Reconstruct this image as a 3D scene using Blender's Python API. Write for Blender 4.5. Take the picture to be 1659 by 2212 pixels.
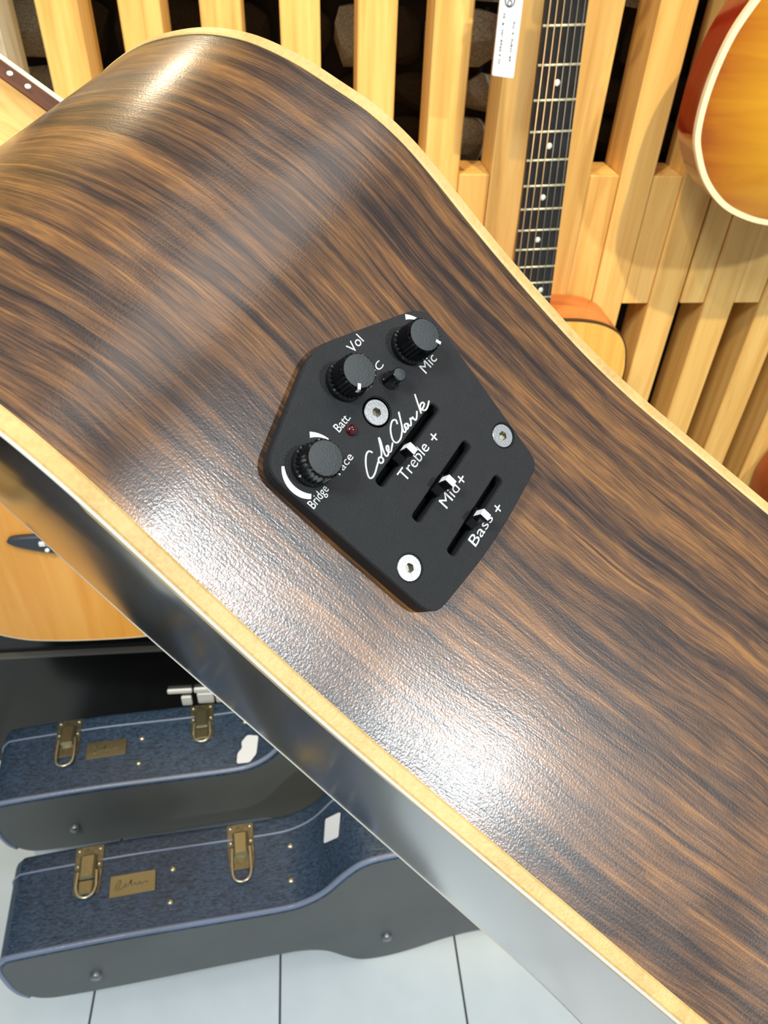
import bpy, bmesh, math, random
from mathutils import Vector, Matrix

for o in list(bpy.data.objects):
    bpy.data.objects.remove(o)
scene = bpy.context.scene
COL = scene.collection
random.seed(7)

# ------------------------------------------------------------------ camera
cd = bpy.data.cameras.new('camera')
cam = bpy.data.objects.new('camera', cd); COL.objects.link(cam)
cd.sensor_fit = 'VERTICAL'; cd.sensor_height = 36.0; cd.lens = 1600 / 2212 * 36.0
cd.clip_start = 0.005
cd.dof.use_dof = True; cd.dof.focus_distance = 0.19; cd.dof.aperture_fstop = 44.0
R_ = Vector((0.99486651, -0.09454769, 0.0360745))
D_ = Vector((-0.03362002, -0.64503987, -0.76340897))
F_ = Vector((0.09544804, 0.75827719, -0.64490726))
m = Matrix((R_, -D_, -F_)).transposed().to_4x4(); m.translation = Vector((0, 0, 1.45))
cam.matrix_world = m
scene.camera = cam

# ------------------------------------------------------------------ light
scene.view_settings.view_transform = 'Standard'
scene.view_settings.look = 'None'
scene.view_settings.gamma = 1.0
scene.view_settings.use_curve_mapping = False
scene.view_settings.exposure = 0.0

world = bpy.data.worlds.new('world'); scene.world = world
world.use_nodes = True
bg = world.node_tree.nodes['Background']
bg.inputs[0].default_value = (0.80, 0.90, 1.0, 1); bg.inputs[1].default_value = 0.36


def lamp(name, kind, loc, target, power, color, size=0.2, angle=60, blend=0.5):
    d = bpy.data.lights.new(name, kind); d.energy = power; d.color = color
    if kind == 'AREA':
        d.shape = 'DISK'; d.size = size
    else:
        d.shadow_soft_size = size
    if kind == 'SPOT':
        d.spot_size = math.radians(angle); d.spot_blend = blend
    o = bpy.data.objects.new(name, d); COL.objects.link(o); o.location = loc
    o.rotation_euler = (Vector(target) - Vector(loc)).to_track_quat('-Z', 'Y').to_euler()
    return o


lamp('ceiling_lamp_cool', 'AREA', (1.53, -1.08, 2.72), (0.0, 0.3, 1.0), 27, (0.93, 0.98, 1.0), 0.10)
lamp('ceiling_panel', 'AREA', (-0.80, -0.60, 2.75), (-0.35, 0.35, 0.0), 30, (0.88, 0.96, 1.0), 0.5)
lamp('ceiling_panel_over', 'AREA', (0.42, 0.20, 2.75), (0.2, 0.25, 0.0), 7, (1.0, 0.97, 0.92), 0.95)
lamp('track_spot_right', 'SPOT', (0.47, -0.25, 2.70), (0.46, 0.95, 1.20), 104, (1.0, 0.82, 0.47), 0.018, 52, 0.35)
lamp('track_spot_left', 'SPOT', (-0.50, -0.20, 2.70), (-0.42, 0.95, 1.50), 58, (1.0, 0.82, 0.47), 0.03, 60, 0.35)
lamp('added_shoulder_spot', 'SPOT', (-0.25, 0.80, 1.80), (-0.03, 0.22, 1.43), 2.2, (1.0, 0.84, 0.58), 0.03, 50, 0.5)  # added unseen spot, aimed only at the guitar shoulder for its warm streak

# ------------------------------------------------------------------ helpers
def lin(r, g, b):
    f = lambda c: (c / 255 / 12.92) if c / 255 <= 0.04045 else ((c / 255 + 0.055) / 1.055) ** 2.4
    return (f(r), f(g), f(b), 1)


def new_mat(name):
    mt = bpy.data.materials.new(name); mt.use_nodes = True
    nt = mt.node_tree; return mt, nt, nt.nodes['Principled BSDF']


def plain(name, col, rough=0.5, metal=0.0, spec=0.5, coat=0.0, bump=None, vary=None):
    mt, nt, b = new_mat(name)
    b.inputs['Base Color'].default_value = col
    b.inputs['Roughness'].default_value = rough
    b.inputs['Metallic'].default_value = metal
    b.inputs['Specular IOR Level'].default_value = spec
    b.inputs['Coat Weight'].default_value = coat
    b.inputs['Coat Roughness'].default_value = 0.08
    if bump or vary:
        tc = nt.nodes.new('ShaderNodeTexCoord')
    if bump:
        sc, st, det = bump
        n = nt.nodes.new('ShaderNodeTexNoise'); n.inputs['Scale'].default_value = sc; n.inputs['Detail'].default_value = det
        bp = nt.nodes.new('ShaderNodeBump'); bp.inputs['Strength'].default_value = st; bp.inputs['Distance'].default_value = 0.001
        nt.links.new(tc.outputs['Object'], n.inputs['Vector']); nt.links.new(n.outputs['Fac'], bp.inputs['Height'])
        nt.links.new(bp.outputs['Normal'], b.inputs['Normal'])
    if vary:
        sc, amt = vary
        n = nt.nodes.new('ShaderNodeTexNoise'); n.inputs['Scale'].default_value = sc; n.inputs['Detail'].default_value = 4
        r = nt.nodes.new('ShaderNodeValToRGB')
        r.color_ramp.elements[0].position = 0.3; r.color_ramp.elements[1].position = 0.7
        r.color_ramp.elements[0].color = tuple(c * (1 - amt) for c in col[:3]) + (1,)
        r.color_ramp.elements[1].color = tuple(min(1, c * (1 + amt)) for c in col[:3]) + (1,)
        nt.links.new(tc.outputs['Object'], n.inputs['Vector']); nt.links.new(n.outputs['Fac'], r.inputs['Fac'])
        nt.links.new(r.outputs['Color'], b.inputs['Base Color'])
    return mt


def grain(name, stops, scale, rough=0.4, spec=0.5, coord='Object', fine=None, coat=0.0, coat_rough=0.08, bump=None, random_shift=True, distortion=0.6, detail=5.0):
    """streaky wood: noise stretched by `scale`; stops = [(pos,(r,g,b,1))]"""
    mt, nt, b = new_mat(name); N = nt.nodes.new; L = nt.links.new
    tc = N('ShaderNodeTexCoord')
    mp = N('ShaderNodeMapping'); mp.inputs['Scale'].default_value = scale
    L(tc.outputs[coord], mp.inputs['Vector'])
    if random_shift:
        oi = N('ShaderNodeObjectInfo'); mu = N('ShaderNodeMath'); mu.operation = 'MULTIPLY'; mu.inputs[1].default_value = 37.0
        cb = N('ShaderNodeCombineXYZ'); L(oi.outputs['Random'], mu.inputs[0]); L(mu.outputs[0], cb.inputs[0]); L(mu.outputs[0], cb.inputs[2])
        L(cb.outputs[0], mp.inputs['Location'])
    n1 = N('ShaderNodeTexNoise'); n1.inputs['Scale'].default_value = 1.0; n1.inputs['Detail'].default_value = detail
    n1.inputs['Roughness'].default_value = 0.6; n1.inputs['Distortion'].default_value = distortion
    L(mp.outputs[0], n1.inputs['Vector'])
    fac = n1.outputs['Fac']
    if fine:
        mp2 = N('ShaderNodeMapping'); mp2.inputs['Scale'].default_value = fine[0]
        L(tc.outputs[coord], mp2.inputs['Vector'])
        n2 = N('ShaderNodeTexNoise'); n2.inputs['Scale'].default_value = 1.0; n2.inputs['Detail'].default_value = 3
        L(mp2.outputs[0], n2.inputs['Vector'])
        mx = N('ShaderNodeMix'); mx.data_type = 'FLOAT'; mx.inputs[0].default_value = fine[1]
        L(fac, mx.inputs[2]); L(n2.outputs['Fac'], mx.inputs[3]); fac = mx.outputs[0]
    r = N('ShaderNodeValToRGB'); e = r.color_ramp.elements
    while len(e) < len(stops): e.new(0.5)
    for el, (p, c) in zip(e, stops): el.position = p; el.color = c
    L(fac, r.inputs['Fac']); L(r.outputs['Color'], b.inputs['Base Color'])
    b.inputs['Roughness'].default_value = rough; b.inputs['Specular IOR Level'].default_value = spec
    b.inputs['Coat Weight'].default_value = coat; b.inputs['Coat Roughness'].default_value = coat_rough
    if bump:
        nb = N('ShaderNodeTexNoise'); nb.inputs['Scale'].default_value = bump[0]; nb.inputs['Detail'].default_value = 2
        bp = N('ShaderNodeBump'); bp.inputs['Strength'].default_value = bump[1]; bp.inputs['Distance'].default_value = bump[2]
        L(tc.outputs['Object'], nb.inputs['Vector']); L(nb.outputs['Fac'], bp.inputs['Height']); L(bp.outputs['Normal'], b.inputs['Normal'])
        if len(bump) > 3:
            bp2 = N('ShaderNodeBump'); bp2.inputs['Strength'].default_value = bump[3]; bp2.inputs['Distance'].default_value = 0.0004
            L(fac, bp2.inputs['Height']); L(bp.outputs['Normal'], bp2.inputs['Normal']); L(bp2.outputs['Normal'], b.inputs['Normal'])
    return mt


def tag(o, label, cat=None, group=None, kind=None):
    o['label'] = label
    if cat: o['category'] = cat
    if group: o['group'] = group
    if kind: o['kind'] = kind
    return o


def empty(name, loc=(0, 0, 0)):
    o = bpy.data.objects.new(name, None); COL.objects.link(o); o.location = loc; o.empty_display_size = 0.05
    return o


def link(name, me, parent=None, label=None):
    o = bpy.data.objects.new(name, me); COL.objects.link(o)
    if parent: o.parent = parent
    if label: o['label'] = label
    return o


class MB:
    """collects geometry for one mesh object"""
    def __init__(s): s.v = []; s.f = []; s.mi = []; s.uv = {}; s.sm = []
    def add(s, vs, fs, mi=0, smooth=False):
        b = len(s.v); s.v += [tuple(v) for v in vs]
        for f in fs: s.f.append([b + i for i in f]); s.mi.append(mi); s.sm.append(smooth)
        return s
    def box(s, c, d, mi=0, rot=None):
        h = [x / 2 for x in d]; vs = []
        for x in (-1, 1):
            for y in (-1, 1):
                for z in (-1, 1):
                    p = Vector((x * h[0], y * h[1], z * h[2]))
                    if rot: p = rot @ p
                    vs.append(p + Vector(c))
        return s.add(vs, [(0, 1, 3, 2), (4, 6, 7, 5), (0, 4, 5, 1), (2, 3, 7, 6), (0, 2, 6, 4), (1, 5, 7, 3)], mi)
    def tube(s, path, r, n=8, closed=False, mi=0, cap=True):
        P = [Vector(p) for p in path]; k = len(P); rings = []
        up = None
        for i in range(k):
            if closed: t = P[(i + 1) % k] - P[i - 1]
            else: t = P[min(i + 1, k - 1)] - P[max(i - 1, 0)]
            if t.length < 1e-12: t = Vector((0, 0, 1))
            t.normalize()
            if up is None:
                up = Vector((0, 0, 1)) if abs(t.z) < 0.9 else Vector((1, 0, 0))
            a = up - t * up.dot(t)
            if a.length < 1e-6: a = t.orthogonal()
            a.normalize(); up = a; b = t.cross(a)
            rr = r[i] if isinstance(r, (list, tuple)) else r
            rings.append([P[i] + (a * math.cos(2 * math.pi * j / n) + b * math.sin(2 * math.pi * j / n)) * rr for j in range(n)])
        vs = [p for q in rings for p in q]; fs = []
        for i in range(k if closed else k - 1):
            i2 = (i + 1) % k
            for j in range(n):
                j2 = (j + 1) % n
                fs.append((i * n + j, i * n + j2, i2 * n + j2, i2 * n + j))
        if not closed and cap:
            fs.append(tuple(range(n))[::-1]); fs.append(tuple((k - 1) * n + j for j in range(n)))
        return s.add(vs, fs, mi, True)
    def lathe(s, prof, n=24, tf=None, mi=0, smooth=True):
        tf = tf or (lambda p: p); vs = []; fs = []
        for r, z in prof:
            for j in range(n):
                a = 2 * math.pi * j / n; vs.append(tf(Vector((r * math.cos(a), r * math.sin(a), z))))
        k = len(prof)
        for i in range(k - 1):
            for j in range(n):
                j2 = (j + 1) % n; fs.append((i * n + j, i * n + j2, (i + 1) * n + j2, (i + 1) * n + j))
        fs.append(tuple((k - 1) * n + j for j in range(n)))
        return s.add(vs, fs, mi, smooth)
    def prism(s, pts, z0, z1, tf=None, mi=0, inset=0.0):
        """pts 2D ccw -> prism from z0 to z1, top chamfered by inset"""
        tf = tf or (lambda p: Vector(p)); n = len(pts)
        lo = [(x, y, z0) for x, y in pts]
        if inset:
            ins = offset(pts, -inset)
            rings = [lo, [(x, y, z1 - inset) for x, y in pts], [(x, y, z1) for x, y in ins]]
        else:
            rings = [lo, [(x, y, z1) for x, y in pts]]
        vs = [tf(p) for r in rings for p in r]; fs = []
        for i in range(len(rings) - 1):
            for j in range(n):
                j2 = (j + 1) % n; fs.append((i * n + j, i * n + j2, (i + 1) * n + j2, (i + 1) * n + j))
        fs.append(tuple((len(rings) - 1) * n + j for j in range(n))); fs.append(tuple(range(n))[::-1])
        return s.add(vs, fs, mi)
    def mesh(s, name, mats, shade=None):
        me = bpy.data.meshes.new(name); me.from_pydata(s.v, [], s.f); me.update()
        for mt in (mats if isinstance(mats, (list, tuple)) else [mats]): me.materials.append(mt)
        for p, mi, sm in zip(me.polygons, s.mi, s.sm):
            p.material_index = mi; p.use_smooth = sm if shade is None else shade
        bm = bmesh.new(); bm.from_mesh(me); bmesh.ops.recalc_face_normals(bm, faces=bm.faces); bm.to_mesh(me); bm.free()
        return me
    def build(s, name, mats, parent=None, label=None, shade=None):
        return link(name, s.mesh(name, mats, shade), parent, label)


def offset(pts, d):
    n = len(pts); out = []
    A = sum(pts[i][0] * pts[(i + 1) % n][1] - pts[(i + 1) % n][0] * pts[i][1] for i in range(n))
    sg = 1 if A > 0 else -1
    for i in range(n):
        p0, p1, p2 = Vector(pts[i - 1]), Vector(pts[i]), Vector(pts[(i + 1) % n])
        a = (p1 - p0); b = (p2 - p1)
        if a.length < 1e-9 or b.length < 1e-9: out.append(tuple(p1)); continue
        a.normalize(); b.normalize()
        na = Vector((a.y, -a.x)) * sg; nb = Vector((b.y, -b.x)) * sg
        q = na + nb
        if q.length < 1e-6: q = na
        q.normalize(); out.append(tuple(p1 + q * d / max(0.35, q.dot(na))))
    return out


def catmull(pts, k=8, closed=False):
    P = [Vector(p) for p in pts]; n = len(P); out = []
    for i in range(n if closed else n - 1):
        if closed: p0, p1, p2, p3 = P[i - 1], P[i], P[(i + 1) % n], P[(i + 2) % n]
        else: p0, p1, p2, p3 = P[max(i - 1, 0)], P[i], P[i + 1], P[min(i + 2, n - 1)]
        for j in range(k):
            t = j / k
            out.append(0.5 * ((2 * p1) + (p2 - p0) * t + (2 * p0 - 5 * p1 + 4 * p2 - p3) * t * t + (3 * p1 - p0 - 3 * p2 + p3) * t ** 3))
    if not closed: out.append(P[-1])
    return [tuple(p) for p in out]


def rounded(pts, r, k=4):
    """round the corners of a polygon; r single or list"""
    n = len(pts); out = []
    for i in range(n):
        p0, p1, p2 = Vector(pts[i - 1]), Vector(pts[i]), Vector(pts[(i + 1) % n])
        rr = r[i] if isinstance(r, (list, tuple)) else r
        if rr <= 0: out.append(tuple(p1)); continue
        a = (p0 - p1); b = (p2 - p1); d = min(rr, a.length * .45, b.length * .45)
        a = p1 + a.normalized() * d; b = p1 + b.normalized() * d
        for j in range(k + 1):
            t = j / k; out.append(tuple(a * (1 - t) ** 2 + p1 * 2 * t * (1 - t) + b * t * t))
    return out


def circle(cx, cy, r, n=20, a0=0.0):
    return [(cx + r * math.cos(a0 + 2 * math.pi * j / n), cy + r * math.sin(a0 + 2 * math.pi * j / n)) for j in range(n)]


def text_mesh(body, width, height):
    """verts/faces of flat lettering, baseline origin, scaled to width x cap height"""
    cu = bpy.data.curves.new('text', 'FONT'); cu.body = body; cu.size = 1.0; cu.resolution_u = 3
    ob = bpy.data.objects.new('text', cu); COL.objects.link(ob)
    dg = bpy.context.evaluated_depsgraph_get(); dg.update()
    me = ob.evaluated_get(dg).to_mesh()
    vs = [v.co.copy() for v in me.vertices]; fs = [tuple(p.vertices) for p in me.polygons]
    ob.evaluated_get(dg).to_mesh_clear()
    bpy.data.objects.remove(ob); bpy.data.curves.remove(cu)
    x0 = min(v.x for v in vs); x1 = max(v.x for v in vs); y1 = max(v.y for v in vs); y0 = 0
    return [((v.x - x0) * width / (x1 - x0), v.y * height / (y1 - y0)) for v in vs], fs


def lettering(body, width, height, tf, z=0.0001):
    """solid thin letters"""
    v2, fs = text_mesh(body, width, height); n = len(v2)
    mb = MB(); mb.add([tf((x, y, z)) for x, y in v2], fs)
    return mb

# ------------------------------------------------------------------ materials
M_pine = grain('pine_slat', [(0.30, lin(208, 152, 78)), (0.48, lin(232, 184, 104)), (0.62, lin(242, 200, 122)), (0.8, lin(220, 166, 88))], (38, 38, 2.2), 0.55, 0.3, fine=((150, 150, 5), 0.25), distortion=1.2)
M_pale = grain('pine_pale', [(0.30, lin(206, 192, 160)), (0.55, lin(232, 222, 192)), (0.8, lin(196, 182, 150))], (30, 30, 4), 0.6, 0.3, distortion=1.5)
M_mortar = plain('dark_mortar', lin(38, 31, 22), 0.95, vary=(9, 0.5), bump=(60, 0.6, 4))
M_stone_dark = plain('stone_dark', lin(52, 42, 28), 0.9, vary=(18, 0.5), bump=(70, 0.8, 5))
M_stone_grey = plain('stone_grey', lin(186, 184, 166), 0.9, vary=(22, 0.5), bump=(70, 0.8, 5))
M_tile = plain('floor_tile', lin(234, 240, 238), 0.28, vary=(14, 0.03))
M_grout = plain('grout', lin(74, 74, 72), 0.9)
M_blackpanel = plain('black_panel', lin(16, 16, 17), 0.22, vary=(6, 0.3))
M_white = plain('white_plastic', lin(238, 240, 240), 0.35)
M_paper = plain('white_paper', lin(214, 219, 228), 0.6)
M_ink = plain('grey_ink', lin(88, 92, 100), 0.7)

# foreground guitar
M_rosewood = None
M_binding = grain('maple_binding', [(0.25, lin(198, 154, 86)), (0.5, lin(226, 188, 116)), (0.75, lin(238, 206, 138))], (60, 60, 60), 0.42, 0.5, fine=((900, 900, 900), 0.35), bump=(1500, 0.25, 0.0004), random_shift=False)
M_ivory = plain('ivory_line', lin(240, 232, 214), 0.35)
M_dark_back = grain('dark_back', [(0.3, lin(20, 12, 12)), (0.55, lin(44, 25, 22)), (0.8, lin(64, 38, 30))], (5, 60, 20), 0.2, 0.6, random_shift=False, coat=1.0, coat_rough=0.12)
M_dark_back.node_tree.nodes['Principled BSDF'].inputs['Coat IOR'].default_value = 1.75
M_spruce = grain('spruce_top', [(0.3, lin(214, 160, 84)), (0.6, lin(236, 188, 110)), (0.8, lin(244, 202, 128))], (6, 110, 30), 0.35, 0.5, random_shift=False)
M_maple = grain('maple_neck', [(0.25, lin(196, 142, 78)), (0.5, lin(232, 186, 116)), (0.75, lin(244, 206, 140))], (16, 120, 120), 0.22, 0.5, random_shift=False, distortion=1.0)
M_fretwood = grain('fretboard_edge', [(0.3, lin(70, 40, 26)), (0.6, lin(112, 66, 42)), (0.8, lin(140, 88, 56))], (16, 200, 200), 0.4, 0.5, random_shift=False)
M_panel = plain('powder_black', lin(34, 35, 36), 0.52, spec=0.45, bump=(5200, 0.35, 2), vary=(260, 0.10))
M_knob = plain('knob_black', lin(10, 11, 12), 0.16, spec=0.5)
M_knobcap = plain('knob_cap', lin(62, 66, 66), 0.5, bump=(2600, 0.3, 2))
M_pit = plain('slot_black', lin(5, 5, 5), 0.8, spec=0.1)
M_print = plain('white_print', lin(240, 240, 236), 0.55)
M_steel = plain('screw_steel', lin(178, 178, 178), 0.38, 0.8, bump=(2400, 0.06, 2))
M_socket = plain('socket_steel', lin(170, 166, 150), 0.25, 0.9)
M_led = plain('red_led', lin(74, 12, 14), 0.08, coat=0.6)


def rosewood_material():
    mt, nt, b = new_mat('striped_rosewood'); N = nt.nodes.new; L = nt.links.new
    tc = N('ShaderNodeTexCoord')
    # slow waviness of the grain
    wm = N('ShaderNodeMapping'); wm.inputs['Scale'].default_value = (16, 34, 1); L(tc.outputs['UV'], wm.inputs['Vector'])
    wn = N('ShaderNodeTexNoise'); wn.inputs['Scale'].default_value = 1; wn.inputs['Detail'].default_value = 2; L(wm.outputs[0], wn.inputs['Vector'])
    wa = N('ShaderNodeMath'); wa.operation = 'MULTIPLY_ADD'; wa.inputs[1].default_value = 0.008; wa.inputs[2].default_value = -0.004; L(wn.outputs['Fac'], wa.inputs[0])
    wc = N('ShaderNodeCombineXYZ'); L(wa.outputs[0], wc.inputs[1])
    wv = N('ShaderNodeVectorMath'); wv.operation = 'ADD'; L(tc.outputs['UV'], wv.inputs[0]); L(wc.outputs[0], wv.inputs[1])
    def noise(scale, det, dist, rough=0.55):
        mp = N('ShaderNodeMapping'); mp.inputs['Scale'].default_value = scale
        L(wv.outputs[0], mp.inputs['Vector'])
        n = N('ShaderNodeTexNoise'); n.inputs['Scale'].default_value = 1; n.inputs['Detail'].default_value = det
        n.inputs['Distortion'].default_value = dist; n.inputs['Roughness'].default_value = rough
        L(mp.outputs[0], n.inputs['Vector']); return n.outputs['Fac']
    big = noise((8, 120, 1), 3, 0.5)
    mid = noise((17, 400, 1), 5, 0.4, 0.65)
    fine = noise((75, 2000, 1), 4, 0.3, 0.7)
    blot = noise((70, 150, 1), 3, 0.6)
    def mix(a, bb, f):
        mx = N('ShaderNodeMix'); mx.data_type = 'FLOAT'; mx.inputs[0].default_value = f; L(a, mx.inputs[2]); L(bb, mx.inputs[3]); return mx.outputs[0]
    fac = mix(mix(mix(big, mid, 0.50), fine, 0.30), blot, 0.10)
    veins = noise((11, 330, 1), 4, 0.5)
    vr = N('ShaderNodeMapRange'); vr.inputs[1].default_value = 0.55; vr.inputs[2].default_value = 0.66; vr.inputs[3].default_value = 0.0; vr.inputs[4].default_value = 0.7; L(veins, vr.inputs[0])
    r = N('ShaderNodeValToRGB'); e = r.color_ramp.elements
    st = [(0.39, lin(38, 28, 24)), (0.45, lin(68, 48, 36)), (0.49, lin(98, 67, 43)), (0.535, lin(126, 86, 50)), (0.59, lin(162, 111, 58))]
    while len(e) < len(st): e.new(0.5)
    for el, (p, c) in zip(e, st): el.position = p; el.color = c
    L(fac, r.inputs['Fac'])
    vm = N('ShaderNodeMix'); vm.data_type = 'RGBA'; vm.inputs[7].default_value = lin(34, 25, 22)
    L(vr.outputs[0], vm.inputs[0]); L(r.outputs['Color'], vm.inputs[6]); L(vm.outputs[2], b.inputs['Base Color'])
    b.inputs['Roughness'].default_value = 0.34; b.inputs['Specular IOR Level'].default_value = 0.5
    b.inputs['Coat Weight'].default_value = 0.32; b.inputs['Coat Roughness'].default_value = 0.15
    # lacquer orange peel and open pores
    pe = N('ShaderNodeTexNoise'); pe.inputs['Scale'].default_value = 1900; pe.inputs['Detail'].default_value = 2
    L(tc.outputs['Object'], pe.inputs['Vector'])
    b1 = N('ShaderNodeBump'); b1.inputs['Strength'].default_value = 0.16; b1.inputs['Distance'].default_value = 0.0002
    L(pe.outputs['Fac'], b1.inputs['Height'])
    pores = noise((130, 1900, 1), 2, 0.2)
    b2 = N('ShaderNodeBump'); b2.inputs['Strength'].default_value = 0.12; b2.inputs['Distance'].default_value = 0.0002
    L(pores, b2.inputs['Height']); L(b1.outputs['Normal'], b2.inputs['Normal']); L(b2.outputs['Normal'], b.inputs['Normal']); L(b2.outputs['Normal'], b.inputs['Coat Normal'])
    return mt


M_rosewood = rosewood_material()

# hung guitars
M_ebony = plain('ebony_board', lin(34, 33, 33), 0.35, vary=(80, 0.25))
M_fret = plain('fret_wire', lin(226, 220, 190), 0.3, 0.5)
M_bronze = plain('bronze_string', lin(178, 148, 112), 0.4, 0.6)
M_plainstr = plain('plain_string', lin(120, 116, 108), 0.4, 0.6)
M_pearl = plain('pearl_dot', lin(226, 232, 226), 0.25)
M_natural = grain('natural_top', [(0.3, lin(226, 160, 62)), (0.55, lin(240, 182, 84)), (0.8, lin(246, 194, 100))], (60, 20, 3), 0.25, 0.5, random_shift=False)
M_orangeside = grain('mahogany_side', [(0.3, lin(180, 96, 44)), (0.55, lin(206, 122, 62)), (0.8, lin(222, 140, 76))], (4, 60, 60), 0.3, 0.5, random_shift=False)
M_amber_nat = grain('aged_top', [(0.3, lin(226, 152, 58)), (0.55, lin(236, 168, 76)), (0.8, lin(244, 184, 96))], (34, 12, 2.5), 0.3, 0.5, random_shift=False)
M_cream = plain('cream_binding', lin(246, 228, 188), 0.3)
M_redside = grain('cherry_side', [(0.3, lin(118, 26, 14)), (0.6, lin(142, 40, 20)), (0.8, lin(156, 52, 28))], (20, 20, 4), 0.12, 0.5, coat=0.5, random_shift=False)
M_redbrown = grain('red_brown_body', [(0.3, lin(150, 70, 34)), (0.6, lin(176, 90, 48)), (0.8, lin(188, 104, 58))], (12, 12, 3), 0.25, 0.5, random_shift=False)
M_darkline = plain('dark_binding', lin(52, 32, 20), 0.4)
M_blueblack = plain('bridge_ebony', lin(50, 56, 66), 0.35)


def burst_material():
    mt, nt, b = new_mat('amber_burst_flame'); N = nt.nodes.new; L = nt.links.new
    tc = N('ShaderNodeTexCoord'); mp = N('ShaderNodeMapping'); mp.inputs['Scale'].default_value = (6.0, 0.0, 4.6)
    L(tc.outputs['Object'], mp.inputs['Vector'])
    ln = N('ShaderNodeVectorMath'); ln.operation = 'LENGTH'; L(mp.outputs[0], ln.inputs[0])
    mp2 = N('ShaderNodeMapping'); mp2.inputs['Scale'].default_value = (7, 1, 55); L(tc.outputs['Object'], mp2.inputs['Vector'])
    n = N('ShaderNodeTexNoise'); n.inputs['Scale'].default_value = 1; n.inputs['Detail'].default_value = 3; n.inputs['Distortion'].default_value = 1.0
    L(mp2.outputs[0], n.inputs['Vector'])
    ma = N('ShaderNodeMath'); ma.operation = 'MULTIPLY_ADD'; ma.inputs[1].default_value = 0.32; L(n.outputs['Fac'], ma.inputs[0])
    sb = N('ShaderNodeMath'); sb.operation = 'SUBTRACT'; sb.inputs[1].default_value = 0.16; L(ma.outputs[0], sb.inputs[0])
    L(ln.outputs['Value'], ma.inputs[2])
    r = N('ShaderNodeValToRGB'); e = r.color_ramp.elements
    st = [(0.25, lin(222, 172, 38)), (0.62, lin(202, 142, 18)), (0.9, lin(172, 102, 8)), (1.0, lin(150, 76, 6))]
    while len(e) < len(st): e.new(0.5)
    for el, (p, c) in zip(e, st): el.position = p; el.color = c
    L(sb.outputs[0], r.inputs['Fac']); L(r.outputs['Color'], b.inputs['Base Color'])
    b.inputs['Roughness'].default_value = 0.12; b.inputs['Coat Weight'].default_value = 0.4
    return mt


M_burst = burst_material()

# cases
M_vinyl = None
def vinyl_material():
    mt, nt, b = new_mat('navy_grained_vinyl'); N = nt.nodes.new; L = nt.links.new
    tc = N('ShaderNodeTexCoord'); mp = N('ShaderNodeMapping'); mp.inputs['Scale'].default_value = (110, 330, 300); mp.inputs['Rotation'].default_value = (0, 0, 0.5)
    L(tc.outputs['Object'], mp.inputs['Vector'])
    n = N('ShaderNodeTexNoise'); n.inputs['Scale'].default_value = 1; n.inputs['Detail'].default_value = 3; n.inputs['Distortion'].default_value = 1.2
    L(mp.outputs[0], n.inputs['Vector'])
    r = N('ShaderNodeValToRGB'); r.color_ramp.elements[0].position = 0.38; r.color_ramp.elements[1].position = 0.62
    r.color_ramp.elements[0].color = lin(31, 44, 59); r.color_ramp.elements[1].color = lin(56, 77, 102)
    L(n.outputs['Fac'], r.inputs['Fac']); L(r.outputs['Color'], b.inputs['Base Color'])
    bp = N('ShaderNodeBump'); bp.inputs['Strength'].default_value = 0.5; bp.inputs['Distance'].default_value = 0.0012
    L(n.outputs['Fac'], bp.inputs['Height']); L(bp.outputs['Normal'], b.inputs['Normal'])
    b.inputs['Roughness'].default_value = 0.38
    return mt
M_vinyl = vinyl_material()
M_caseface = plain('charcoal_case_face', lin(92, 96, 95), 0.55, vary=(10, 0.08))
M_piping = plain('blue_grey_piping', lin(122, 134, 158), 0.3, bump=(300, 0.3, 2))
M_brass = plain('brass', lin(156, 152, 122), 0.28, 0.85, bump=(180, 0.2, 2))
M_brassworn = plain('worn_brass', lin(126, 122, 96), 0.38, 0.8, vary=(140, 0.3))
M_nickel = plain('pale_brass', lin(200, 194, 170), 0.25, 0.85)
M_foot = plain('grey_metal_foot', lin(130, 134, 138), 0.3, 0.7)

# ------------------------------------------------------------------ setting: floor
floor = MB().box((0.3, -0.1, -0.022), (4.2, 3.0, 0.04)).build('floor', M_grout)
tag(floor, 'pale grey tiled shop floor with dark narrow joints', kind='structure')
tile_me = None
TX, TY = 0.3125, 0.625
mb = MB(); w, l = TX - 0.0035, TY - 0.0035
mb.prism(rounded([(-w / 2, -l / 2), (w / 2, -l / 2), (w / 2, l / 2), (-w / 2, l / 2)], 0.001, 1), 0, 0.0, inset=0)
mb = MB(); mb.prism([(-w / 2, -l / 2), (w / 2, -l / 2), (w / 2, l / 2), (-w / 2, l / 2)], -0.004, 0.0, inset=0.0008)
tile_me = mb.mesh('tile', M_tile)
for i in range(-4, 7):
    for j in range(-2, 3):
        t = link('tile', tile_me, floor); t.location = (-0.0835 + (i + 0.5) * TX, -0.345 + (j + 0.5) * TY, 0)

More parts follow.
